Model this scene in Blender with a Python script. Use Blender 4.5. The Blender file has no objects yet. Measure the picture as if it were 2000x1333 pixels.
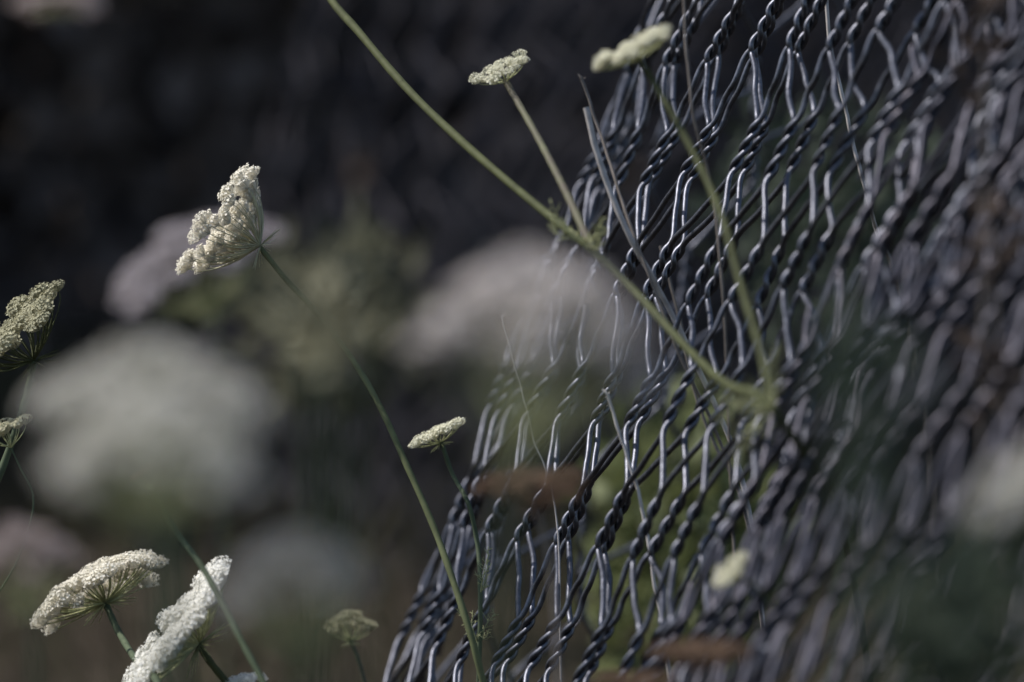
import bpy, math, random
import numpy as np
from mathutils import Vector, Matrix
random.seed(7); RNG = np.random.default_rng(7)
SC = bpy.context.scene
COL = SC.collection
R = math.radians

# ------------------------------------------------------------------ camera
CAM_H, PITCH, LENS = 0.70, R(-6.0), 243.0
cd = bpy.data.cameras.new('camera')
cam = bpy.data.objects.new('camera', cd); COL.objects.link(cam)
cam.location = (0, 0, CAM_H); cam.rotation_euler = (R(90) + PITCH, 0, 0)
cd.lens = LENS; cd.sensor_width = 36.0; cd.clip_start = 0.05; cd.clip_end = 400
cd.dof.use_dof = True; cd.dof.focus_distance = 3.02; cd.dof.aperture_fstop = 7.2
SC.camera = cam

# ------------------------------------------------------------------ world and sun (upper left, a little behind the plants)
SUN_EL, SUN_AZ = R(52), R(-76)          # azimuth from +Y (view direction) towards +X
sd = Vector((math.sin(SUN_AZ) * math.cos(SUN_EL), math.cos(SUN_AZ) * math.cos(SUN_EL), math.sin(SUN_EL)))
world = bpy.data.worlds.new('World'); SC.world = world; world.use_nodes = True
nt = world.node_tree
bg = nt.nodes['Background']
sky = nt.nodes.new('ShaderNodeTexSky'); sky.sky_type = 'NISHITA'; sky.sun_disc = False
sky.sun_elevation = SUN_EL; sky.sun_rotation = SUN_AZ
nt.links.new(sky.outputs['Color'], bg.inputs['Color']); bg.inputs['Strength'].default_value = 0.125
ld = bpy.data.lights.new('sun', 'SUN'); ld.energy = 4.6; ld.angle = R(0.5); ld.color = (1.0, 0.955, 0.905)
sun = bpy.data.objects.new('sun', ld); COL.objects.link(sun)
sun.rotation_euler = sd.to_track_quat('Z', 'Y').to_euler(); sun.location = (-2, 1, 4)
SC.view_settings.view_transform = 'Standard'; SC.view_settings.look = 'None'
SC.view_settings.exposure = 0.6; SC.view_settings.gamma = 1.0
SC.cycles.use_denoising = True
SC.cycles.max_bounces = 6

# ------------------------------------------------------------------ coordinates
K = 36.0 / LENS / 2000.0
CP, SP = math.cos(PITCH), math.sin(PITCH)
def cw(p):
    """camera-aligned metres (x right, d away, z up) -> world; works on arrays (...,3)"""
    p = np.asarray(p, float); o = np.empty_like(p)
    o[..., 0] = p[..., 0]
    o[..., 1] = p[..., 1] * CP - p[..., 2] * SP
    o[..., 2] = p[..., 1] * SP + p[..., 2] * CP + CAM_H
    return o
def px(x, y, d):
    return cw(np.array([(x - 1000) * K * d, d, (666.5 - y) * K * d]))
def dirw(x, d, z):
    v = np.array([x, d * CP - z * SP, d * SP + z * CP]); return v / np.linalg.norm(v)

# ------------------------------------------------------------------ materials
def mat(name, base, rough=0.6, metal=0.0, var=0.25, scale=60.0, trans=0.0, tint=None, bump=0.0, spec=0.4):
    m = bpy.data.materials.new(name); m.use_nodes = True
    n = m.node_tree; b = n.nodes['Principled BSDF']; out = n.nodes['Material Output']
    tc = n.nodes.new('ShaderNodeTexCoord'); nz = n.nodes.new('ShaderNodeTexNoise')
    nz.inputs['Scale'].default_value = scale; nz.inputs['Detail'].default_value = 4
    n.links.new(tc.outputs['Object'], nz.inputs['Vector'])
    cr = n.nodes.new('ShaderNodeValToRGB')
    lo = [c * (1 - var) for c in base]; hi = [min(1, c * (1 + var)) for c in (tint or base)]
    cr.color_ramp.elements[0].color = (*lo, 1); cr.color_ramp.elements[1].color = (*hi, 1)
    cr.color_ramp.elements[0].position = 0.3; cr.color_ramp.elements[1].position = 0.7
    n.links.new(nz.outputs['Fac'], cr.inputs['Fac'])
    n.links.new(cr.outputs['Color'], b.inputs['Base Color'])
    b.inputs['Roughness'].default_value = rough; b.inputs['Metallic'].default_value = metal
    b.inputs['Specular IOR Level'].default_value = spec
    if bump:
        bp = n.nodes.new('ShaderNodeBump'); bp.inputs['Strength'].default_value = bump
        bp.inputs['Distance'].default_value = 0.0006
        n.links.new(nz.outputs['Fac'], bp.inputs['Height']); n.links.new(bp.outputs['Normal'], b.inputs['Normal'])
    if trans:
        tr = n.nodes.new('ShaderNodeBsdfTranslucent'); mx = n.nodes.new('ShaderNodeMixShader')
        mx.inputs[0].default_value = trans
        n.links.new(cr.outputs['Color'], tr.inputs['Color'])
        n.links.new(b.outputs[0], mx.inputs[1]); n.links.new(tr.outputs[0], mx.inputs[2])
        n.links.new(mx.outputs[0], out.inputs['Surface'])
    return m
M = {
    'wire': mat('galvanised_wire', (0.092, 0.095, 0.112), 0.48, 1.0, 0.35, 300, bump=0.25),
    'painted_shade_wire': mat('painted_shade_wire', (0.054, 0.056, 0.072), 0.52, 1.0, 0.3, 25, tint=(0.066, 0.062, 0.072)),  # darker copy of the wire, shade on the right side put into its colour
    'far_wire': mat('dull_wire', (0.07, 0.066, 0.074), 0.8, 1.0, 0.3, 100),
    'petal': mat('petal_white', (0.85, 0.835, 0.77), 0.6, 0, 0.06, 90, trans=0.42, spec=0.2),
    'petal_cream': mat('petal_cream', (0.74, 0.72, 0.56), 0.6, 0, 0.10, 90, trans=0.35, spec=0.2),
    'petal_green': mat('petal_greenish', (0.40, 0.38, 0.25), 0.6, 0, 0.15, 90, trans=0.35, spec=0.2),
    'petal_grey': mat('petal_aged', (0.52, 0.49, 0.44), 0.7, 0, 0.2, 90, trans=0.3, spec=0.2),
    'petal_mauve': mat('petal_mauve', (0.40, 0.36, 0.37), 0.7, 0, 0.2, 90, trans=0.3, spec=0.2),
    'petal_pink': mat('petal_pinkish', (0.40, 0.33, 0.31), 0.7, 0, 0.2, 90, trans=0.3, spec=0.2),
    'withered': mat('withered_leaf', (0.05, 0.037, 0.030), 0.85, 0, 0.35, 60, trans=0.15, spec=0.1),
    'dead': mat('dried_brown', (0.16, 0.105, 0.07), 0.85, 0, 0.35, 120, trans=0.15, spec=0.1),
    'ray': mat('ray_green', (0.36, 0.37, 0.19), 0.6, 0, 0.2, 200, trans=0.25),
    'stem': mat('stem_green', (0.046, 0.051, 0.021), 0.7, 0, 0.25, 120, bump=0.2, spec=0.12),
    'ray_pale': mat('ray_pale', (0.48, 0.46, 0.30), 0.6, 0, 0.2, 200, trans=0.25),
    'petal_mid': mat('petal_mid', (0.54, 0.52, 0.46), 0.7, 0, 0.1, 90, trans=0.35, spec=0.2),
    'petal_veil': mat('petal_veil', (0.56, 0.51, 0.48), 0.7, 0, 0.2, 90, trans=0.3, spec=0.2),
    'stem_mid': mat('stem_mid_green', (0.085, 0.095, 0.045), 0.7, 0, 0.25, 120, bump=0.2, spec=0.12),
    'stem_dark': mat('stem_dark_green', (0.055, 0.07, 0.04), 0.7, 0, 0.25, 120, bump=0.2, spec=0.12),
    'stem_brown': mat('stem_purplish', (0.075, 0.06, 0.042), 0.7, 0, 0.25, 60, tint=(0.062, 0.066, 0.03), bump=0.2, spec=0.3),
    'straw': mat('dry_stalk_grey', (0.36, 0.33, 0.31), 0.7, 0, 0.25, 150, bump=0.3, spec=0.3),
    'twig': mat('dry_twig_brown', (0.155, 0.132, 0.115), 0.8, 0, 0.3, 150, spec=0.2),
    'leaf': mat('leaf_green', (0.10, 0.115, 0.045), 0.6, 0, 0.35, 20, trans=0.35, spec=0.2),
    'leaf_dark': mat('leaf_deep_green', (0.04, 0.052, 0.036), 0.7, 0, 0.35, 20, trans=0.25, spec=0.1),
    'leaf_pale': mat('leaf_pale', (0.20, 0.19, 0.125), 0.7, 0, 0.3, 20, trans=0.35, spec=0.1),
    'petal_warm': mat('petal_warm', (0.83, 0.79, 0.68), 0.6, 0, 0.10, 90, trans=0.42, spec=0.2),
    'leaf_olive': mat('leaf_olive', (0.105, 0.105, 0.072), 0.7, 0, 0.3, 20, trans=0.35, spec=0.1),
    'hedge': mat('hedge_leaf', (0.105, 0.085, 0.076), 0.9, 0, 0.2, 4, spec=0.0, tint=(0.105, 0.083, 0.074)),
    'soil': mat('soil', (0.03, 0.024, 0.018), 0.95, 0, 0.45, 14, spec=0.05),
    'grass': mat('dry_grass', (0.055, 0.05, 0.028), 0.85, 0, 0.4, 3, trans=0.2, spec=0.1),
}

# ------------------------------------------------------------------ mesh helpers
def mesh_obj(name, V, F, m, parent=None, smooth=True, me_only=False):
    me = bpy.data.meshes.new(name)
    V = np.asarray(V, np.float32)
    if isinstance(F, np.ndarray):
        k = F.shape[1]; nf = F.shape[0]
        me.vertices.add(len(V)); me.vertices.foreach_set('co', V.ravel())
        me.loops.add(nf * k); me.loops.foreach_set('vertex_index', F.astype(np.int32).ravel())
        me.polygons.add(nf)
        me.polygons.foreach_set('loop_start', np.arange(0, nf * k, k, dtype=np.int32))
        me.polygons.foreach_set('loop_total', np.full(nf, k, np.int32))
        me.update(calc_edges=True)
    else:
        me.from_pydata(V.tolist(), [], F)
    if smooth: me.polygons.foreach_set('use_smooth', np.ones(len(me.polygons), bool))
    me.materials.append(m)
    if me_only: return me
    o = bpy.data.objects.new(name, me); COL.objects.link(o)
    if parent:
        o.parent = parent; o.matrix_parent_inverse = parent.matrix_basis.inverted()
    return o
def tubes(P, rad, sides=6, ref=(1, 0, 0), closed_ends=False):
    """P (N,M,3) polylines, rad scalar or (M,) or (N,M) -> verts, quads"""
    P = np.asarray(P, float); N, Mn, _ = P.shape
    T = np.gradient(P, axis=1); T /= np.linalg.norm(T, axis=2, keepdims=True) + 1e-12
    ref = np.broadcast_to(np.asarray(ref, float), T.shape)
    A = ref - (ref * T).sum(2, keepdims=True) * T
    A /= np.linalg.norm(A, axis=2, keepdims=True) + 1e-12
    B = np.cross(T, A)
    th = np.arange(sides) * 2 * math.pi / sides
    rad = np.broadcast_to(np.asarray(rad, float), (N, Mn))[..., None, None]
    V = P[:, :, None, :] + rad * (np.cos(th)[None, None, :, None] * A[:, :, None, :] + np.sin(th)[None, None, :, None] * B[:, :, None, :])
    i = np.arange(Mn - 1)[:, None] * sides; k = np.arange(sides)[None, :]
    q = np.stack([i + k, i + (k + 1) % sides, i + sides + (k + 1) % sides, i + sides + k], -1).reshape(-1, 4)
    F = (np.arange(N)[:, None, None] * Mn * sides + q[None]).reshape(-1, 4)
    return V.reshape(-1, 3), F
class MB:
    def __init__(s): s.V = []; s.F = []; s.n = 0
    def add(s, V, F):
        V = np.asarray(V, float); F = np.asarray(F); s.V.append(V); s.F.append(F + s.n); s.n += len(V)
    def build(s, name, m, parent=None, smooth=True, me_only=False):
        return mesh_obj(name, np.concatenate(s.V), np.concatenate(s.F), m, parent, smooth, me_only)
def spline(pts, n):
    """cubic Hermite through the points, chord-length parametrised"""
    pts = np.asarray(pts, float)
    if len(pts) == 2: pts = np.stack([pts[0], (pts[0] + pts[1]) / 2, pts[1]])
    ch = np.sqrt(np.linalg.norm(np.diff(pts, axis=0), axis=1)) ** 1.6 + 1e-9
    T = np.concatenate([[0], np.cumsum(ch)]); v = np.diff(pts, axis=0) / ch[:, None]
    m = np.empty_like(pts); m[0] = v[0]; m[-1] = v[-1]
    w = ch[:, None]; m[1:-1] = (v[:-1] * w[1:] + v[1:] * w[:-1]) / (w[1:] + w[:-1])
    seg = np.linspace(0, len(ch), n); i = np.minimum(seg.astype(int), len(ch) - 1); u = (seg - i)[:, None]; h = ch[i][:, None]
    return (2*u**3-3*u**2+1)*pts[i] + (u**3-2*u**2+u)*h*m[i] + (-2*u**3+3*u**2)*pts[i+1] + (u**3-u**2)*h*m[i+1]
def empty(name, loc, label, cat, group=None):
    o = bpy.data.objects.new(name, None); COL.objects.link(o); o.location = loc
    o.empty_display_size = 0.02
    o['label'] = label; o['category'] = cat
    if group: o['group'] = group
    return o
def tag(o, label, cat, group=None, kind=None):
    if label: o['label'] = label
    if cat: o['category'] = cat
    if group: o['group'] = group
    if kind: o['kind'] = kind
    return o
def basis(n):
    n = np.asarray(n, float); n = n / np.linalg.norm(n)
    a = np.cross(n, [0.3, 0.9, 0.2]); a /= np.linalg.norm(a)
    return a, np.cross(n, a), n

# ------------------------------------------------------------------ ground and sky-side setting
gx = np.linspace(-30, 30, 121); gy = np.linspace(-20, 60, 161)
GX, GY = np.meshgrid(gx, gy)
near = np.exp(-((GX) ** 2 + (GY - 3.5) ** 2) / 60)
GZ = 0.02 * np.sin(GX * 2.1 + 1) * np.cos(GY * 1.7) * near - 0.02
gv = np.stack([GX, GY, GZ], -1).reshape(-1, 3)
ii = np.arange(160)[:, None] * 121 + np.arange(120)[None, :]
gf = np.stack([ii, ii + 1, ii + 122, ii + 121], -1).reshape(-1, 4)
tag(mesh_obj('ground', gv, gf, M['soil']), None, None, kind='structure')

def leaf_cloud(n, centre, size, lmin, lmax, fold=0.25, up=0.0):
    """n folded two-quad leaves scattered in a box/ellipsoid"""
    c = RNG.normal(size=(n, 3)); c /= np.linalg.norm(c, axis=1, keepdims=True)
    c *= RNG.random((n, 1)) ** 0.4
    c = np.asarray(centre) + c * np.asarray(size)
    return leaves_at(c, lmin, lmax, fold, up)
def leaves_at(c, lmin, lmax, fold=0.25, up=0.0, width=0.42):
    n = len(c)
    d = RNG.normal(size=(n, 3)); d[:, 2] += up; d /= np.linalg.norm(d, axis=1, keepdims=True)
    s = np.cross(d, RNG.normal(size=(n, 3))); s /= np.linalg.norm(s, axis=1, keepdims=True)
    nn = np.cross(d, s)
    L = RNG.uniform(lmin, lmax, (n, 1)); w = L * width
    p0 = c; p1 = c + d * L * 0.5 + s * w / 2 + nn * L * fold * 0.3; p2 = c + d * L; p3 = c + d * L * 0.5 - s * w / 2 + nn * L * fold * 0.3
    V = np.stack([p0, p1, p2, p3], 1).reshape(-1, 3)
    F = np.arange(n * 4).reshape(-1, 4)
    return V, F
# the dark hedge behind everything
hb = MB()
nh = 120000
c = np.stack([RNG.uniform(-4.5, 4.5, nh), 6.6 + np.where(RNG.random(nh) < .85, RNG.uniform(0, .35, nh), RNG.uniform(.35, 1.2, nh)), np.where(RNG.random(nh) < .6, RNG.uniform(-0.03, 0.9, nh), RNG.uniform(0.8, 2.7, nh))], 1)
c[:, 1] -= 0.7 * np.clip((-0.5 - c[:, 0]) / 0.5, 0, 1)  # unseen left part brought nearer, added to shade the visible hedge front
c[:, 1] += 0.15 * np.sin(c[:, 0] * 5) + 0.1 * np.sin(c[:, 2] * 7)
c[:, 2] *= 1 + 0.08 * np.sin(c[:, 0] * 3.1)
hb.add(*leaves_at(c, 0.035, 0.075, width=0.75))
hedge = empty('hedge', (0, 7.3, 0), 'dark shaded hedge closing off the far background', 'hedge')
hb.build('foliage', M['hedge'], hedge, smooth=False)
tb = MB()
for k in range(26):
    x = -4.4 + k * 0.35 + random.uniform(-.1, .1); y = 7.3 + random.uniform(-.3, .3)
    pts = [(x, y, 0), (x + random.uniform(-.1, .1), y, 1.0), (x + random.uniform(-.3, .3), y + random.uniform(-.2, .2), 2.3)]
    tb.add(*tubes(spline(pts, 8)[None], np.linspace(0.03, 0.006, 8), 5))
tb.build('trunk', M['twig'], hedge)
# low dry grass on the soil
ng = 16000
gc = np.stack([RNG.uniform(-1.6, 1.6, ng), RNG.uniform(1.2, 6.6, ng), np.zeros(ng) - 0.03], 1)
gl = RNG.uniform(0.04, 0.13, (ng, 1)); gd = RNG.normal(size=(ng, 3)) * 0.45; gd[:, 2] = 1; gd /= np.linalg.norm(gd, axis=1, keepdims=True)
gs = np.cross(gd, RNG.normal(size=(ng, 3))); gs /= np.linalg.norm(gs, axis=1, keepdims=True)
gV = np.stack([gc - gs * .0018, gc + gs * .0018, gc + gd * gl + gs * .0004 , gc + gd * gl - gs * .0004], 1).reshape(-1, 3)
tag(mesh_obj('dry_grass', gV, np.arange(ng * 4).reshape(-1, 4), M['grass'], smooth=False), 'low dry grass covering the dark soil', 'grass', kind='stuff')

# ------------------------------------------------------------------ hexagonal wire mesh
WR = 0.00134
LEAN = 0.0044
def twist_paths(P, H, L, turns, sign, r, n_con=13, n_hel=30):
    """local (alpha, beta-down, nu) polylines of the two wires of one twist, half connectors included"""
    out = []
    t = np.linspace(0, 1, n_hel); bet = -L / 2 + L * t
    for w in (0, 1):
        ph = sign * (2 * math.pi * turns * t) + math.pi * w
        # ease so that the ends flare out of the twist
        hel = np.stack([r * np.cos(ph), bet, r * np.sin(ph)], 1)
        def con(end, tan, side, down):
            q = np.array([side * P / 4, down * H / 2, 0.0])
            tq = np.array([side * P / 2, down * (H - L), 0.0]); tq /= np.linalg.norm(tq)
            s = np.linspace(0, 1, n_con)[:, None]; Ld = np.linalg.norm(q - end)
            m0 = tan * Ld * 0.5; m1 = tq * Ld * 1.1
            h = (2*s**3-3*s**2+1)*end + (s**3-2*s**2+s)*m0 + (-2*s**3+3*s**2)*q + (s**3-s**2)*m1
            return h
        t0 = hel[0] - hel[1]; t0 /= np.linalg.norm(t0); t1 = hel[-1] - hel[-2]; t1 /= np.linalg.norm(t1)
        s0, s1 = math.copysign(1, hel[0, 0]), math.copysign(1, hel[-1, 0])
        hel[:, 0] -= LEAN * bet / (L / 2); hel[:, 0] += 0   # twists lean across the sheet
        t0 = hel[0] - hel[1]; t0 /= np.linalg.norm(t0); t1 = hel[-1] - hel[-2]; t1 /= np.linalg.norm(t1)
        top = con(hel[0], t0, s0, -1)
        bot = con(hel[-1], t1, s1, +1)
        out.append(np.concatenate([top[::-1][:-1], hel, bot[1:]]))
    return out
def wire_layer(name, surf, cols, rows, P, H, parent, m, a0=0.0, L=0.0240, sides=6, jit=0.0012, r=None, seed=0, radius=WR, detail=1.0, keep=None):
    """surf(a,b,nu) -> camera-space points. One mesh: a sheet of double-twist netting."""
    rg = np.random.default_rng(seed)
    r = r or radius * 1.06
    allp = []
    base = {s: twist_paths(P, H, L, 1.5, s, r, int(13 * detail), int(30 * detail)) for s in (1, -1)}
    # wandering of the nodes: a smooth field so neighbours stay connected
    ph = rg.uniform(0, 6.28, 8)
    def warp(a, b):
        da = jit * 2.2 * (np.sin(a * 31 + b * 17 + ph[0]) + 0.7 * np.sin(a * 83 - b * 41 + ph[1]))
        db = jit * 1.5 * (np.sin(a * 27 - b * 23 + ph[2]) + 0.7 * np.sin(a * 71 + b * 53 + ph[3]))
        dn = jit * 1.3 * (np.sin(a * 19 + b * 29 + ph[4]) + 0.6 * np.sin(a * 59 + b * 13 + ph[5]))
        return da, db, dn
    def skew(p):   # odd rows are pulled sideways; the connectors take up the difference half-way
        t = np.clip((np.abs(p[:, 1]) - L / 2) / (H / 2 - L / 2), 0, 1)
        return 0.10 * P * t * t * (3 - 2 * t)
    for i in rows:
        for j in cols:
            sgn = -1 if i % 2 else 1
            for p in base[sgn]:
                a = a0 + P * (j + 0.30 * (i % 2)) + skew(p) * (1 if i % 2 else -1) + p[:, 0]; b = (3 - i) * H - p[:, 1]
                if keep and not keep(a.mean(), b.mean()): continue
                da, db, dn = warp(a, b)
                allp.append(surf(a + da, b + db, p[:, 2] + dn))
    Pw = cw(np.array(allp))
    V, F = tubes(Pw, radius, sides, ref=(1, 0.25, 0))
    return mesh_obj(name, V, F, m, parent)

# main roll: cross-section curve, flattened side seen nearly edge-on
def make_section(head_fn, amin, amax, x0, d0, a_ref=0.0, n=1200):
    a = np.linspace(amin, amax, n); th = head_fn(a); da = a[1] - a[0]
    dx = np.sin(th) * da; dd = -np.cos(th) * da
    x = np.cumsum(dx); d = np.cumsum(dd); k = np.argmin(abs(a - a_ref))
    return a, x - x[k] + x0, d - d[k] + d0, th
def main_head(a):
    f = R(14.0) * (1 - np.exp(-np.maximum(a, 0) / 0.10)) + R(3.0) / (1 + np.exp(-(a - 0.50) / 0.05))
    bk = -np.maximum(-a, 0) / 0.20
    return f + np.maximum(bk, -R(165))
SIL_D, SIL_PX = 3.30, 1062
sa, sx, sdp, sth = make_section(main_head, -0.55, 1.55, (SIL_PX - 1000) * K * SIL_D, SIL_D)
def main_surf(off):
    def f(a, b, nu):
        x = np.interp(a, sa, sx); d = np.interp(a, sa, sdp); th = np.interp(a, sa, sth)
        rise = 1044 * np.maximum(a - 0.43, 0) ** 1.5
        rise = np.minimum(rise, 470)
        z = (666.5 - 535 + rise) * K * np.minimum(d, 3.3)
        g = np.clip((a - 0.45) / 0.4, 0, 1)
        ux = 0.36 + 0.16 * g * g * (3 - 2 * g)
        uz = 0.93
        nn = nu + off
        # outward normal is to the left / towards the camera
        return np.stack([x - np.cos(th) * nn + ux * b, d - np.sin(th) * nn, z + uz * b], -1)
    return f
H = 0.0573
roll = empty('wire_mesh_roll', cw(np.array([0.0, 3.0, -0.33])) * [1, 1, 0], 'large roll of twisted hexagonal steel netting standing among the white flowers', 'wire roll')
rows = range(-3, 13)
wire_layer('mesh_layer', main_surf(0.0), range(-3, 12), rows, 0.0670, H, roll, M['wire'], a0=0.012, seed=1)
wire_layer('mesh_layer', main_surf(-0.009), range(-1, 10), rows, 0.0760, H, roll, M['wire'], a0=0.030, seed=2)
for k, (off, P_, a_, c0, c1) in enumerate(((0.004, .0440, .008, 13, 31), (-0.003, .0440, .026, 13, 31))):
    o = wire_layer('mesh_layer', main_surf(off), range(c0, c1), rows, P_, H, roll, M['painted_shade_wire'], a0=a_, seed=7 + k, jit=.0010)
    o['label'] = 'darker layer of netting with shade put into its colour'

# far roll, loosely wound, out of focus behind the flowers
def spiral_section(cx, cd_, r0, r1, turns):
    t = np.linspace(0, 1, 1600); ang = t * turns * 2 * math.pi; rr = r0 + (r1 - r0) * t
    x = cx + rr * np.cos(ang); d = cd_ + rr * np.sin(ang) * 0.9
    s = np.concatenate([[0], np.cumsum(np.hypot(np.diff(x), np.diff(d)))])
    return s, x, d
fs, fx, fd = spiral_section(0.10, 5.4, 0.10, 0.34, 4.6)
def far_surf(a, b, nu):
    x = np.interp(a, fs, fx); d = np.interp(a, fs, fd)
    x2 = np.interp(a + .004, fs, fx); d2 = np.interp(a + .004, fs, fd)
    tx, td = x2 - x, d2 - d; l = np.hypot(tx, td) + 1e-9
    return np.stack([x + td / l * nu + 0.30 * b, d - tx / l * nu, 0.02 + b * 0.95 + 0 * a], -1)
froll = empty('wire_mesh_roll', cw(np.array([0.1, 5.4, -0.25])) * [1, 1, 0], 'blurred grey roll of wire netting behind the sharp one', 'wire roll')
ncol = int(fs[-1] / 0.0605)
wire_layer('mesh_layer', far_surf, range(0, ncol), range(-3, 11), 0.0605, H, froll, M['far_wire'], a0=0.03, sides=5, detail=0.4, seed=5)

# ------------------------------------------------------------------ umbels
def umbellet_mesh(name, m, nf0, rad, dome, petal, seed, spiky=False):
    """dome of small five-petalled florets on hair-thin stalks; unit = metres, base at origin, axis +Z"""
    rg = np.random.default_rng(seed); b = MB(); nf = int(nf0 * 1.7)
    for k in range(nf):
        q = math.sqrt((k + .5) / nf); an = k * 2.39996 + rg.uniform(-.3, .3)
        pos = np.array([rad * q * math.cos(an), rad * q * math.sin(an), dome * (1.0 - 0.36 * q * q) + rg.uniform(-.16, .16) * rad])
        nrm = np.array([math.cos(an) * q * 0.8, math.sin(an) * q * 0.8, 1.0]) + rg.normal(size=3) * 0.25
        ax, ay, nz = basis(nrm)
        # stalk
        st = np.stack([np.zeros(3), pos * np.array([.75, .75, .5]), pos])
        V, F = tubes(st[None], 0.00024, 3, ref=(0.3, 1, 0.1)); b.add(V, F)
        pl = petal * rg.uniform(.75, 1.25) * (1.35 if q > .8 else 1)
        for j in range(5):
            t = j * 1.2566 + rg.uniform(-.2, .2)
            e = math.cos(t) * ax + math.sin(t) * ay; s = -math.sin(t) * ax + math.cos(t) * ay
            lift = (0.75 if spiky else rg.uniform(-.15, .6))
            p0 = pos; pm = pos + e * pl * .55 + nz * pl * .55 * lift; p2 = pos + e * pl * .95 + nz * pl * lift * .9
            w = pl * .36
            b.add([p0, pm + s * w, p2, pm - s * w], [[0, 1, 2, 3]])
    return b.build(name, m, smooth=False, me_only=True)
UM = {}
def umbellets(key):
    if key not in UM:
        m, nf, spiky = key
        UM[key] = [umbellet_mesh('umbellet', M[m], nf, 1.0e-2, 1.2e-2, 0.115e-2 if nf > 20 else 0.2e-2, 100 + k, spiky) for k in range(4)]
    return UM[key]

def flower_head(plant, base, axis, Rad, rise=0.35, curve=-0.15, n=34, m='petal', nf=34, scale=1.0, ray_m='ray', spread=1.0,
                bracts=True, lop=0.0, stray=None, spiky=False, seed=0, rough=0.06):
    """base (world), axis (world dir), Rad metres; rise: height of the centre over Rad; curve<0 drooping dome, >0 nest"""
    rg = np.random.default_rng(seed + 11)
    ax, ay, nz = basis(axis)
    head = MB(); tips = []
    um = umbellets((m, nf, spiky))
    for k in range(n):
        q = math.sqrt((k + .6) / n); an = k * 2.39996 + rg.uniform(-.25, .25)
        q *= 1 + rg.uniform(-rough, rough)
        h = rise + curve * q * q + rg.uniform(-rough, rough) * .7 + lop * q * math.cos(an)
        tip = base + Rad * (q * math.cos(an) * ax + q * math.sin(an) * ay + h * nz)
        mid = base + Rad * (q * .62 * (math.cos(an) * ax + math.sin(an) * ay) + (h * .35 if curve < 0 else h * .38) * nz)
        mid2 = base + Rad * (q * .92 * (math.cos(an) * ax + math.sin(an) * ay) + h * .72 * nz)
        tips.append((tip, tip - mid2, q))
        head.add(*tubes(spline([base, mid, mid2, tip], 9)[None], np.linspace(.00036, .00022, 9) * (Rad / .027) ** .5, 4, ref=tuple(ax * .3 + ay)))
    if stray:
        for (sx_, sd_, sz_) in stray:
            tip = base + Rad * np.array(dirw(sx_, sd_, sz_)) * math.sqrt(sx_**2 + sd_**2 + sz_**2)
            head.add(*tubes(spline([base, base + (tip - base) * .5 + nz * Rad * .06, tip], 9)[None], .00035, 4, ref=tuple(ax * .3 + ay)))
            tips.append((tip, tip - base, .7))
    ho = head.build('flower_head', M[ray_m], plant)
    size = Rad / math.sqrt(n) * 1.18 * scale
    for k, (tip, dr, q) in enumerate(tips):
        dr = dr / np.linalg.norm(dr); nn = nz * 0.75 + dr * 0.8 + rg.normal(size=3) * .12
        a_, b_, c_ = basis(nn); th = rg.uniform(0, 6.28)
        a2 = a_ * math.cos(th) + b_ * math.sin(th); b2 = np.cross(c_, a2)
        tip = tip - dr * size * .7; s = size / 0.01 * rg.uniform(.8, 1.2) * (1.08 if q > .75 else .95)
        o = bpy.data.objects.new('umbellet', um[k % 4]); COL.objects.link(o)
        MW = Matrix(((a2[0]*s, b2[0]*s, c_[0]*s, tip[0]), (a2[1]*s, b2[1]*s, c_[1]*s, tip[1]), (a2[2]*s, b2[2]*s, c_[2]*s, tip[2]), (0, 0, 0, 1)))
        o.parent = ho
        o.matrix_basis = MW
    if bracts:
        bm_ = MB()
        for k in range(8):
            an = k * .785 + rg.uniform(-.2, .2); e = math.cos(an) * ax + math.sin(an) * ay
            for f in (-.35, 0, .35):
                s_ = np.cross(nz, e)
                tip = base + Rad * (e * .42 - nz * (.12 + .1 * abs(f)) + s_ * f * .35)
                bm_.add(*tubes(spline([base, base + (tip - base) * .5 + e * Rad * .02, tip], 5)[None], np.linspace(.0003, .0001, 5) * (Rad / .027) ** .5, 3, ref=tuple(nz * .4 + s_)))
        bm_.build('bract', M[ray_m], plant)
    return ho

def stem_mesh(plant, pts, r0, r1, m, name='stem', hairs=0, n=60, sides=8, wob=0.0):
    P = spline(pts, n)
    if wob: P[1:-1] += np.cumsum(RNG.normal(size=(n - 2, 3)), 0) * wob * np.array([1, .3, .3])
    rad = np.linspace(r0, r1, n) * (1 + 0.05 * np.sin(np.arange(n) * 1.3))
    b = MB(); b.add(*tubes(P[None], rad, sides, ref=(0.2, 1, 0.1)))
    for k in range(hairs):
        i = RNG.integers(0, n - 1); e = RNG.normal(size=3); e /= np.linalg.norm(e)
        p = P[i] + (P[i + 1] - P[i]) * RNG.random(); L = RNG.uniform(.0008, .002) + rad[i]
        s = np.cross(e, [.3, .2, 1]); s = s / np.linalg.norm(s) * .00014
        b.add([p - s, p + s, p + e * L, p + e * L], [[0, 1, 2, 3]])
    return b.build(name, M[m], plant)
def to_ground(p, lean=(0.0, 0.0)):
    """continue a stem from p down to the soil"""
    z = p[2]; g = np.array([p[0] + lean[0], p[1] + lean[1], -0.03])
    m1 = np.array([p[0] + lean[0] * .6, p[1] + lean[1] * .6, z * .5])
    return [m1, g]
def grow_down(pts, lean=(0.0, 0.0)):
    p, q = pts[-1], pts[-2]; d = (p - q) / max(np.linalg.norm(p - q), 1e-6)
    out = []; cur = p; step = max(.03, min(.06, cur[2] / 5))
    while cur[2] > .05:
        d = d * .7 + np.array([lean[0] * .5, lean[1] * .5, -1]) * .3; d /= np.linalg.norm(d)
        cur = cur + d * step; out.append(cur)
    out.append(np.array([cur[0] + d[0] * .02, cur[1] + d[1] * .02, -.03]))
    return out
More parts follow.
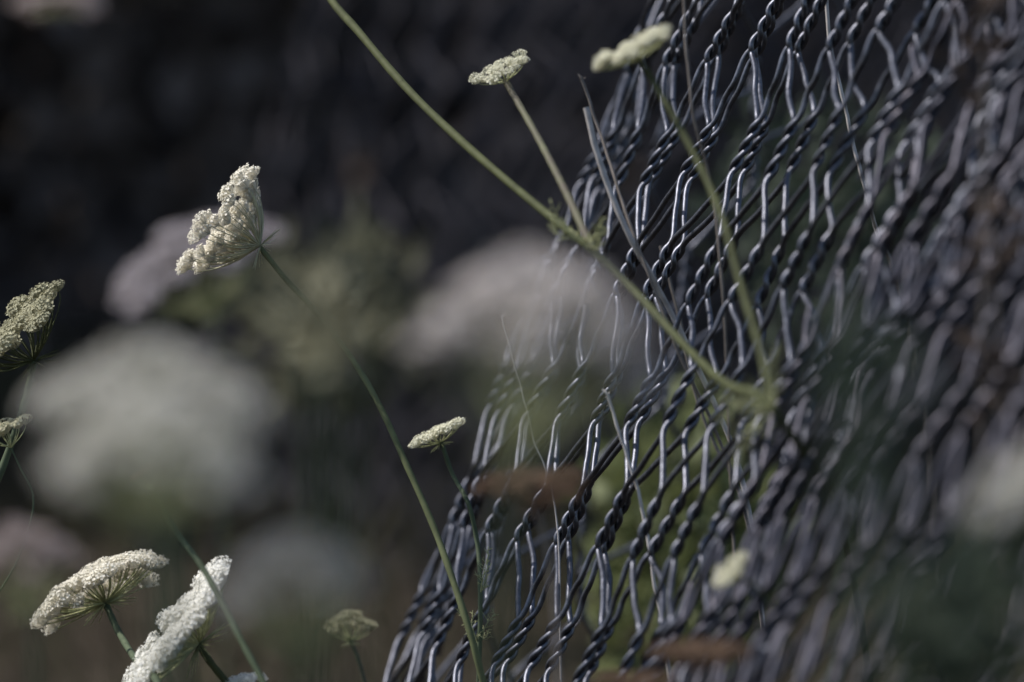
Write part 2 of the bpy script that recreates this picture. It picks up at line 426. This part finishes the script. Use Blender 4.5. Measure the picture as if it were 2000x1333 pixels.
def feather(mb, origin, direction, length, n=14, w=0.00022, spread=.5, seed=0):
    """carrot-like feathery leaf: rachis with fine forked segments"""
    rg = np.random.default_rng(seed); d = np.asarray(direction, float); d /= np.linalg.norm(d)
    a, b_, _ = basis(d)
    end = origin + d * length + rg.normal(size=3) * length * .12
    P = spline([origin, (origin + end) / 2 + rg.normal(size=3) * length * .07, end], 16)
    mb.add(*tubes(P[None], np.linspace(w * 1.6, w * .6, 16), 4, ref=tuple(a + .2 * b_)))
    for k in range(n):
        i = int(2 + 13 * k / n); p = P[min(i, 15)]
        th = rg.uniform(0, 6.28); e = d * .8 + (math.cos(th) * a + math.sin(th) * b_)
        e /= np.linalg.norm(e); l = length * spread * rg.uniform(.25, .6) * (1 - .5 * k / n)
        q = p + e * l
        mb.add(*tubes(spline([p, p + e * l * .5 + rg.normal(size=3) * l * .08, q], 5)[None], np.linspace(w, w * .5, 5), 3, ref=tuple(a * .4 + b_)))
        for j in range(3):
            e2 = e + rg.normal(size=3) * .6; e2 /= np.linalg.norm(e2); p2 = p + e * l * (.35 + .25 * j)
            mb.add(*tubes(spline([p2, p2 + e2 * l * .4], 3)[None], np.linspace(w * .8, w * .4, 3), 3, ref=tuple(a * .4 + b_)))

def carrot(label, stem_px, r0, r1, stem_m, heads=(), extra=(), lean=(0, 0), hairs=0, group='wild carrot flowers', name='wild_carrot', cat='wild flower', leaves=()):
    pts = [px(*p) for p in stem_px]
    pts = pts + grow_down(pts, lean)
    plant = empty(name, (pts[-1][0], pts[-1][1], 0), label, cat, group)
    stem_mesh(plant, pts, r0, r1, stem_m, hairs=hairs, n=90)
    for (sp, a, b, mm) in extra:
        stem_mesh(plant, [px(*p) for p in sp], a, b, mm, name='branch', hairs=hairs // 2)
    for h in heads:
        h = dict(h); bp = px(*h.pop('at')); axis = dirw(*h.pop('axis')); Rad = h.pop('R') * K * h.pop('d')
        flower_head(plant, bp, axis, Rad, **h)
    for (o, di, L, n, s) in leaves:
        mb = MB()
        for q in range(n):
            dd = np.array(di) + np.random.default_rng(s + q).normal(size=3) * .45
            feather(mb, px(*o), dirw(*dd), L, seed=s * 7 + q)
        mb.build('leaf', M['ray'], plant)
    return plant

def hd(x, y, d, R_, axis, **k):
    return dict(at=(x, y, d), d=d, R=R_, axis=axis, **k)

# A: the sharp bird's-nest head on the left with its long stem
carrot('cream flower head closing like a bird nest, facing left on a long thin green stem',
       [(508, 484, 3.03), (560, 548, 3.03), (612, 604, 3.03), (690, 705, 3.02), (740, 790, 3.01), (790, 900, 3.0), (845, 1025, 2.99), (880, 1120, 2.98), (925, 1260, 2.97), (945, 1340, 2.97)],
       .0012, .0019, 'stem_mid', hairs=260, lean=(.02, .02),
       heads=[hd(508, 480, 3.03, 110, (-.80, .10, .50), rise=.40, curve=.48, n=90, m='petal_warm', nf=40, scale=1.38, seed=1, rough=.13, ray_m='ray_pale',
                 stray=[(-.95, -.1, .48), (-.12, -.1, 1.30)])])
# B C D: one branching plant in front of the netting
carrot('tall branching plant with small white heads at the top, crossing in front of the netting',
       [(590, -560, 3.2), (575, -330, 3.17), (592, -110, 3.13), (640, -10, 3.10), (700, 62, 3.06), (790, 168, 3.01), (900, 275, 2.95), (1080, 428, 2.87), (1160, 492, 2.84), (1232, 562, 2.83), (1330, 668, 2.79), (1410, 745, 2.72), (1512, 802, 2.61), (1560, 870, 2.63), (1640, 1010, 2.95), (1700, 1350, 3.15)],
         .0019, .0016, 'stem', hairs=200,
       extra=[([(987, 158, 2.97), (1050, 268, 2.93), (1085, 335, 2.90), (1110, 385, 2.88), (1158, 490, 2.84)], .0015, .0018, 'stem_brown'),
              ([(1245, 112, 2.76), (1270, 150, 2.76), (1310, 218, 2.75), (1370, 330, 2.73), (1412, 430, 2.70), (1448, 560, 2.67), (1482, 672, 2.64), (1512, 802, 2.61)], .0012, .0016, 'stem')],
       heads=[hd(987, 160, 2.97, 58, (-.42, -.25, .9), rise=.55, curve=-.10, n=22, m='petal_cream', nf=26, scale=.86, seed=2, rough=.1, ray_m='ray', bracts=False),
              hd(1247, 118, 2.76, 88, (-.46, -.10, .9), rise=.36, curve=-.08, n=44, m='petal_cream', nf=26, scale=.9, rough=.1, seed=3, bracts=False),
              hd(590, -560, 3.2, 90, (.1, .1, 1), rise=.3, curve=-.15, n=20, m='petal_cream', nf=24, seed=4, bracts=False)],
       leaves=[((1140, 470, 2.84), (-.5, -.1, .8), .022, 3, 3), ((1158, 490, 2.84), (-.2, -.1, 1), .018, 2, 13), ((1512, 802, 2.61), (-.9, -.1, .4), .030, 4, 5), ((1512, 802, 2.61), (-.2, -.1, 1), .022, 2, 25)])
# E F: heads at the left edge, E's shade put into its petal colour
carrot('grey-green shaded flower head cut by the left edge of the view',
       [(66, 705, 3.02), (50, 780, 3.02), (10, 900, 3.02), (-50, 1050, 3.02), (-100, 1340, 3.02)], .0016, .002, 'stem_dark', hairs=80,
       heads=[hd(66, 705, 3.02, 122, (-.50, -.22, .62), rise=.62, curve=.05, n=48, m='petal_green', nf=34, seed=6, ray_m='stem', rough=.09)])
carrot('tiny wispy flower head low at the left edge, below the shaded head',
       [(22, 876, 3.0), (40, 915, 3.0), (64, 965, 3.0), (40, 1080, 3.0), (-60, 1250, 3.0)], .0004, .0005, 'stem_dark',
       heads=[hd(22, 874, 3.0, 55, (-.35, -.1, .9), rise=.7, curve=.05, n=16, m='petal_green', nf=18, scale=.9, seed=7, bracts=False)])
# G H I: the trio at the lower left
carrot('drooping grey-white umbrella head seen from below at the lower left',
       [(207, 1180, 3.07), (222, 1215, 3.06), (245, 1258, 3.03), (275, 1302, 2.98), (310, 1345, 2.90)], .0015, .0019, 'stem_dark', hairs=60,
       heads=[hd(207, 1178, 3.07, 136, (-.46, .16, .86), rise=.48, curve=-.34, n=74, m='petal_warm', nf=36, scale=1.12, seed=8, rough=.08, stray=[(-.36, -.55, -.02)])])
carrot('brightest white sunlit flower head, tilted to the upper left at the bottom edge',
       [(388, 1258, 2.95), (406, 1287, 2.95), (440, 1330, 2.95), (470, 1370, 2.95)], .0016, .002, 'stem', hairs=40,
       heads=[hd(388, 1258, 2.95, 160, (-.76, -.14, .60), rise=.34, curve=-.02, n=90, m='petal', nf=40, scale=1.15, seed=9, rough=.06)])
carrot('small white head just peeking over the bottom edge beside the bright one',
       [(478, 1350, 2.95), (490, 1400, 2.95)], .0012, .0014, 'stem',
       heads=[hd(478, 1350, 2.95, 44, (-.2, -.1, .9), rise=.6, curve=-.2, n=20, m='petal', nf=24, seed=10, bracts=False)])
# J K L: small heads against the netting
carrot('small flat white head at the left rim of the netting on a dark thin stem',
       [(862, 864, 3.06), (882, 922, 3.06), (915, 985, 3.05), (932, 1060, 3.05), (938, 1150, 3.04), (935, 1340, 3.04)], .0010, .0012, 'stem_dark', hairs=40,
       heads=[hd(860, 866, 3.06, 57, (-.42, -.05, .9), rise=.42, curve=-.08, n=26, m='petal_cream', nf=28, seed=12)],
       leaves=[((938, 1165, 3.04), (.1, -.1, 1), .022, 2, 33), ((936, 1262, 3.04), (-.25, -.1, 1), .022, 3, 43)])
carrot('half-open yellowish green head with a spiky outline near the bottom',
       [(684, 1250, 3.16), (700, 1290, 3.16), (715, 1345, 3.16)], .0011, .0013, 'stem_brown',
       heads=[hd(684, 1254, 3.16, 46, (-.05, -.05, 1), rise=1.25, curve=-.65, n=26, m='petal_green', nf=22, seed=13, spiky=True, rough=.1)])
carrot('small blurred pale head in front of the netting at the lower right',
       [(1443, 1128, 2.60), (1480, 1150, 2.60), (1520, 1200, 2.60), (1560, 1345, 2.60)], .0008, .001, 'stem',
       heads=[hd(1441, 1126, 2.60, 42, (-.66, -.35, .58), rise=.5, curve=.0, n=22, m='petal_cream', nf=26, seed=14, bracts=False)])
# brown dried heads in front of the netting
DG = 'dried brown flower heads'
carrot('flat dried brown head floating before the middle of the netting',
       [(1046, 990, 2.55), (1062, 1040, 2.55), (1080, 1150, 2.55), (1090, 1345, 2.55)], .0008, .0012, 'twig', group=DG, name='dried_flower', cat='dried flower',
       heads=[hd(1042, 990, 2.55, 104, (-.04, -.05, 1), rise=.60, curve=-.25, n=44, m='dead', nf=22, rough=.16, seed=15, ray_m='dead')])
carrot('larger dried brown head low in front of the netting near the bottom edge',
       [(1371, 1305, 2.42), (1385, 1345, 2.42)], .001, .0012, 'twig', group=DG, name='dried_flower', cat='dried flower',
       heads=[hd(1370, 1305, 2.42, 100, (.0, -.05, 1), rise=.40, curve=-.12, n=40, m='dead', nf=30, seed=16, ray_m='dead')])
carrot('reddish brown dried head cut by the bottom edge below the netting',
       [(1245, 1368, 2.45), (1250, 1420, 2.45)], .001, .0012, 'twig', group=DG, name='dried_flower', cat='dried flower',
       heads=[hd(1245, 1365, 2.45, 70, (.0, -.05, 1), rise=.6, curve=-.12, n=30, m='dead', nf=28, seed=17, ray_m='dead')])
# foreground heads, far out of focus
BG = 'large blurred flower heads near the lens'
carrot('largest blurred white dome on the left, the lower brighter of two',
       [(300, 990, 1.72), (320, 1100, 1.72), (330, 1345, 1.72)], .0015, .002, 'stem_dark', group=BG,
       heads=[hd(300, 1000, 1.72, 205, (-.02, -.12, 1), rise=1.05, curve=-.75, n=40, m='petal_mid', nf=10, seed=20)])
carrot('dim blurred dome rising behind the largest white one on the left',
       [(295, 880, 1.85), (330, 1000, 1.85), (350, 1345, 1.85)], .0015, .002, 'stem_dark', group=BG,
       heads=[hd(295, 885, 1.85, 222, (.05, .05, 1), rise=.9, curve=-.62, n=40, m='petal_mid', nf=9, seed=21)])
carrot('blurred mauve-grey head veiling the left rim of the netting',
       [(1030, 865, 1.85), (1000, 960, 1.85), (970, 1345, 1.85)], .001, .0014, 'stem_dark', group=BG,
       heads=[hd(1030, 865, 1.85, 225, (.10, -.1, 1), rise=1.6, curve=-.85, n=32, m='petal_veil', nf=10, seed=22)])
carrot('blurred dull grey head low in the middle, left of the half-open green one',
       [(588, 1275, 1.85), (600, 1345, 1.85)], .001, .0014, 'stem_dark', group=BG,
       heads=[hd(585, 1275, 1.85, 150, (-.1, -.1, 1), rise=1.5, curve=-.8, n=40, m='petal_grey', nf=24, seed=23)])
carrot('blurred white head cut by the right edge',
       [(2008, 985, 1.7), (2030, 1100, 1.7), (2050, 1345, 1.7)], .001, .0014, 'stem_dark', group=BG,
       heads=[hd(2005, 985, 1.7, 95, (-.5, -.3, .8), rise=.7, curve=-.3, n=34, m='petal_mid', nf=20, seed=24)])
carrot('blurred pinkish brown head at the left edge above the drooping umbrella',
       [(60, 1170, 2.2), (70, 1345, 2.2)], .001, .0014, 'stem_dark', group=BG,
       heads=[hd(55, 1190, 2.2, 110, (-.1, -.1, 1), rise=1.5, curve=-.8, n=30, m='petal_pink', nf=22, seed=25)])
carrot('faint blurred head cut by the top edge in the dark corner',
       [(110, 20, 2.2), (95, -60, 2.2), (-50, -140, 2.2), (-260, -60, 2.2), (-380, 300, 2.2)], .0008, .0014, 'stem_dark', group=BG,
       heads=[hd(110, 20, 2.2, 85, (.0, .1, 1), rise=.3, curve=-.3, n=20, m='petal_pink', nf=14, seed=26)])
carrot('blurred mauve head standing far behind the bird-nest flower',
       [(420, 600, 4.4), (430, 800, 4.4), (440, 1200, 4.4)], .0012, .0016, 'stem_dark', group='blurred flower heads in the distance',
       heads=[hd(420, 600, 4.3, 165, (-.4, -.2, .8), rise=1.0, curve=-.5, n=40, m='petal_mauve', nf=26, seed=27)])
# N: dark stem with a closed bud, crossing the bright head
carrot('dark green stem with a closed bud slanting across the bright white head',
       [(300, 962, 2.9), (350, 1045, 2.9), (395, 1108, 2.89), (430, 1172, 2.88), (470, 1250, 2.87), (520, 1345, 2.86)], .0013, .0019, 'stem_dark', hairs=120, group=None,
       heads=[hd(298, 958, 2.9, 26, (-.5, 0, .8), rise=1.4, curve=.2, n=14, m='dead', nf=14, seed=28, spiky=True, bracts=False)])

# ------------------------------------------------------------------ dry stalks and twigs
def stalk(label, pts_px, r0, r1, m, cat='dry stalk', name='dry_stalk', group='thin dry stalks among the netting', tip=False, lean=(0, 0), wob=.00012):
    pts = [px(*p) for p in pts_px]; full = pts + grow_down(pts, lean)
    t = empty(name, (full[-1][0], full[-1][1], 0), label, cat, group)
    stem_mesh(t, full, r0, r1, m, n=80, sides=7, wob=wob)
    if tip:
        mb = MB()
        for k in range(5):
            e = dirw(RNG.uniform(-1, 1), RNG.uniform(-.5, .5), RNG.uniform(.2, 1)); L = RNG.uniform(.001, .0035)
            mb.add(*tubes(spline([pts[0], pts[0] + e * L], 4)[None], np.linspace(r0 * .6, r0 * .25, 4), 4, ref=(.3, 1, .2)))
        mb.build('seed_tip', M[m], t)
    return t
stalk('thick pale grey broken stalk leaning in front of the left rim of the netting',
      [(1145, 210, 2.93), (1165, 285, 2.93), (1190, 368, 2.93), (1232, 465, 2.93), (1290, 570, 2.95), (1350, 690, 2.96), (1440, 900, 2.97), (1500, 1340, 2.97)], .0014, .0009, 'straw')
stalk('slender dark stalk with a forked tip beside the thick grey one',
      [(1136, 156, 2.95), (1160, 228, 2.95), (1200, 350, 2.94), (1246, 490, 2.93), (1285, 590, 2.93), (1330, 700, 2.93), (1400, 850, 2.95), (1450, 980, 2.96), (1500, 1340, 2.97)], .0007, .0008, 'twig', tip=True)
stalk('thin dry stalk with a knobbed joint rising through the lower netting',
      [(1186, 770, 2.93), (1205, 830, 2.93), (1222, 885, 2.93), (1245, 960, 2.93), (1262, 1035, 2.93), (1280, 1150, 2.93), (1295, 1230, 2.93), (1310, 1345, 2.93)], .0007, .0010, 'straw', tip=True)
stalk('very thin straight dark stem rising through the top of the netting',
      [(1335, -20, 2.88), (1340, 100, 2.88), (1350, 220, 2.88), (1385, 360, 2.9), (1402, 520, 2.9), (1420, 900, 2.92), (1440, 1345, 2.92)], .0006, .0007, 'twig')
stalk('grey crooked twig hanging behind the upper right of the netting',
      [(1612, -20, 3.05), (1622, 90, 3.05), (1640, 170, 3.05), (1660, 260, 3.05), (1690, 380, 3.05), (1740, 520, 3.2), (1800, 800, 3.5), (1850, 1345, 3.9)], .0009, .0009, 'straw')
stalk('reddish thin stem running down behind the middle of the netting',
      [(1290, 480, 3.12), (1330, 640, 3.12), (1352, 760, 3.12), (1385, 850, 3.12), (1440, 960, 3.12), (1500, 1345, 3.12)], .0007, .0009, 'twig')
stalk('fine seeded grass stem at the left rim of the netting',
      [(980, 620, 2.98), (1000, 690, 2.98), (1022, 770, 2.98), (1045, 860, 2.98), (1075, 930, 2.98), (1100, 1345, 2.98)], .0003, .0005, 'straw', tip=True)

# ------------------------------------------------------------------ leafy weeds: near veils and distant clumps
def weed(label, x, y, d, w, h, n, lmin, lmax, m, cat='weed', group='leafy weeds', depth=.05, width=.3, feathers=0):
    c = px(x, y, d); t = empty('leafy_weed', (c[0], c[1], 0), label, cat, group)
    W, Hh = w * K * d / 2, h * K * d / 2
    if n:
        V, F = leaf_cloud(n, c, (W, depth, Hh), lmin, lmax, up=.6)
        mesh_obj('foliage', V, F, M[m], t, smooth=False)
    if feathers:
        mb = MB()
        for k in range(feathers):
            o = c + RNG.uniform(-1, 1, 3) * np.array([W, depth, Hh]) * .8
            feather(mb, o, RNG.normal(size=3) * .5 + np.array([0, 0, .6]), RNG.uniform(.03, .07), n=20, w=.0005, spread=.6, seed=900 + k)
        mb.build('feathery_leaf', M[m], t)
    mb = MB()
    for k in range(1 if m == 'withered' else 4):
        g = np.array([c[0] + random.uniform(-.02, .02), c[1] + random.uniform(-.02, .02), -.03])
        top = c + np.array([random.uniform(-.7, .7) * W, random.uniform(-.5, .5) * depth, random.uniform(-.3, .7) * Hh])
        mb.add(*tubes(spline([g, (g + top) / 2 + np.array([random.uniform(-.01, .01), 0, 0]), top], 14)[None], np.linspace(.0013, .0006, 14), 5, ref=(.2, 1, .1)))
    mb.build('stem', M['stem_dark' if 'with' not in m else 'twig'], t)
    return t
weed('blurred yellow-green weed veiling the long stem under the bird-nest flower', 655, 650, 1.95, 190, 230, 34, .008, .020, 'leaf_pale', depth=.03)
weed('blurred dark green weed veiling the right side of the netting', 1690, 800, 1.7, 330, 420, 30, .010, .024, 'leaf_dark', depth=.04)
weed('blurred olive weed in the bottom right corner', 1860, 1230, 1.85, 330, 330, 110, .010, .024, 'leaf_dark', depth=.04)
weed('green weed clump seen through the lower netting', 1330, 1090, 4.0, 420, 640, 900, .012, .03, 'leaf', depth=.10)
weed('dim green weed clump seen through the upper netting', 1620, 420, 4.2, 500, 500, 350, .012, .03, 'leaf_dark', depth=.10)
weed('olive green weed clump behind the long thin stem', 660, 640, 4.85, 400, 380, 420, .014, .04, 'leaf_olive', depth=.10)
weed('withered brown weed tangled in the right side of the netting', 1930, 470, 2.45, 130, 260, 26, .010, .016, 'withered', cat='withered weed', group='withered brown weeds', depth=.02)
weed('withered reddish weed at the right edge above the blurred white head', 1950, 760, 2.42, 110, 280, 26, .008, .018, 'withered', cat='withered weed', group='withered brown weeds', depth=.02)
weed('withered brown weed in the top right corner', 1920, 90, 2.45, 150, 220, 26, .010, .016, 'withered', cat='withered weed', group='withered brown weeds', depth=.02)
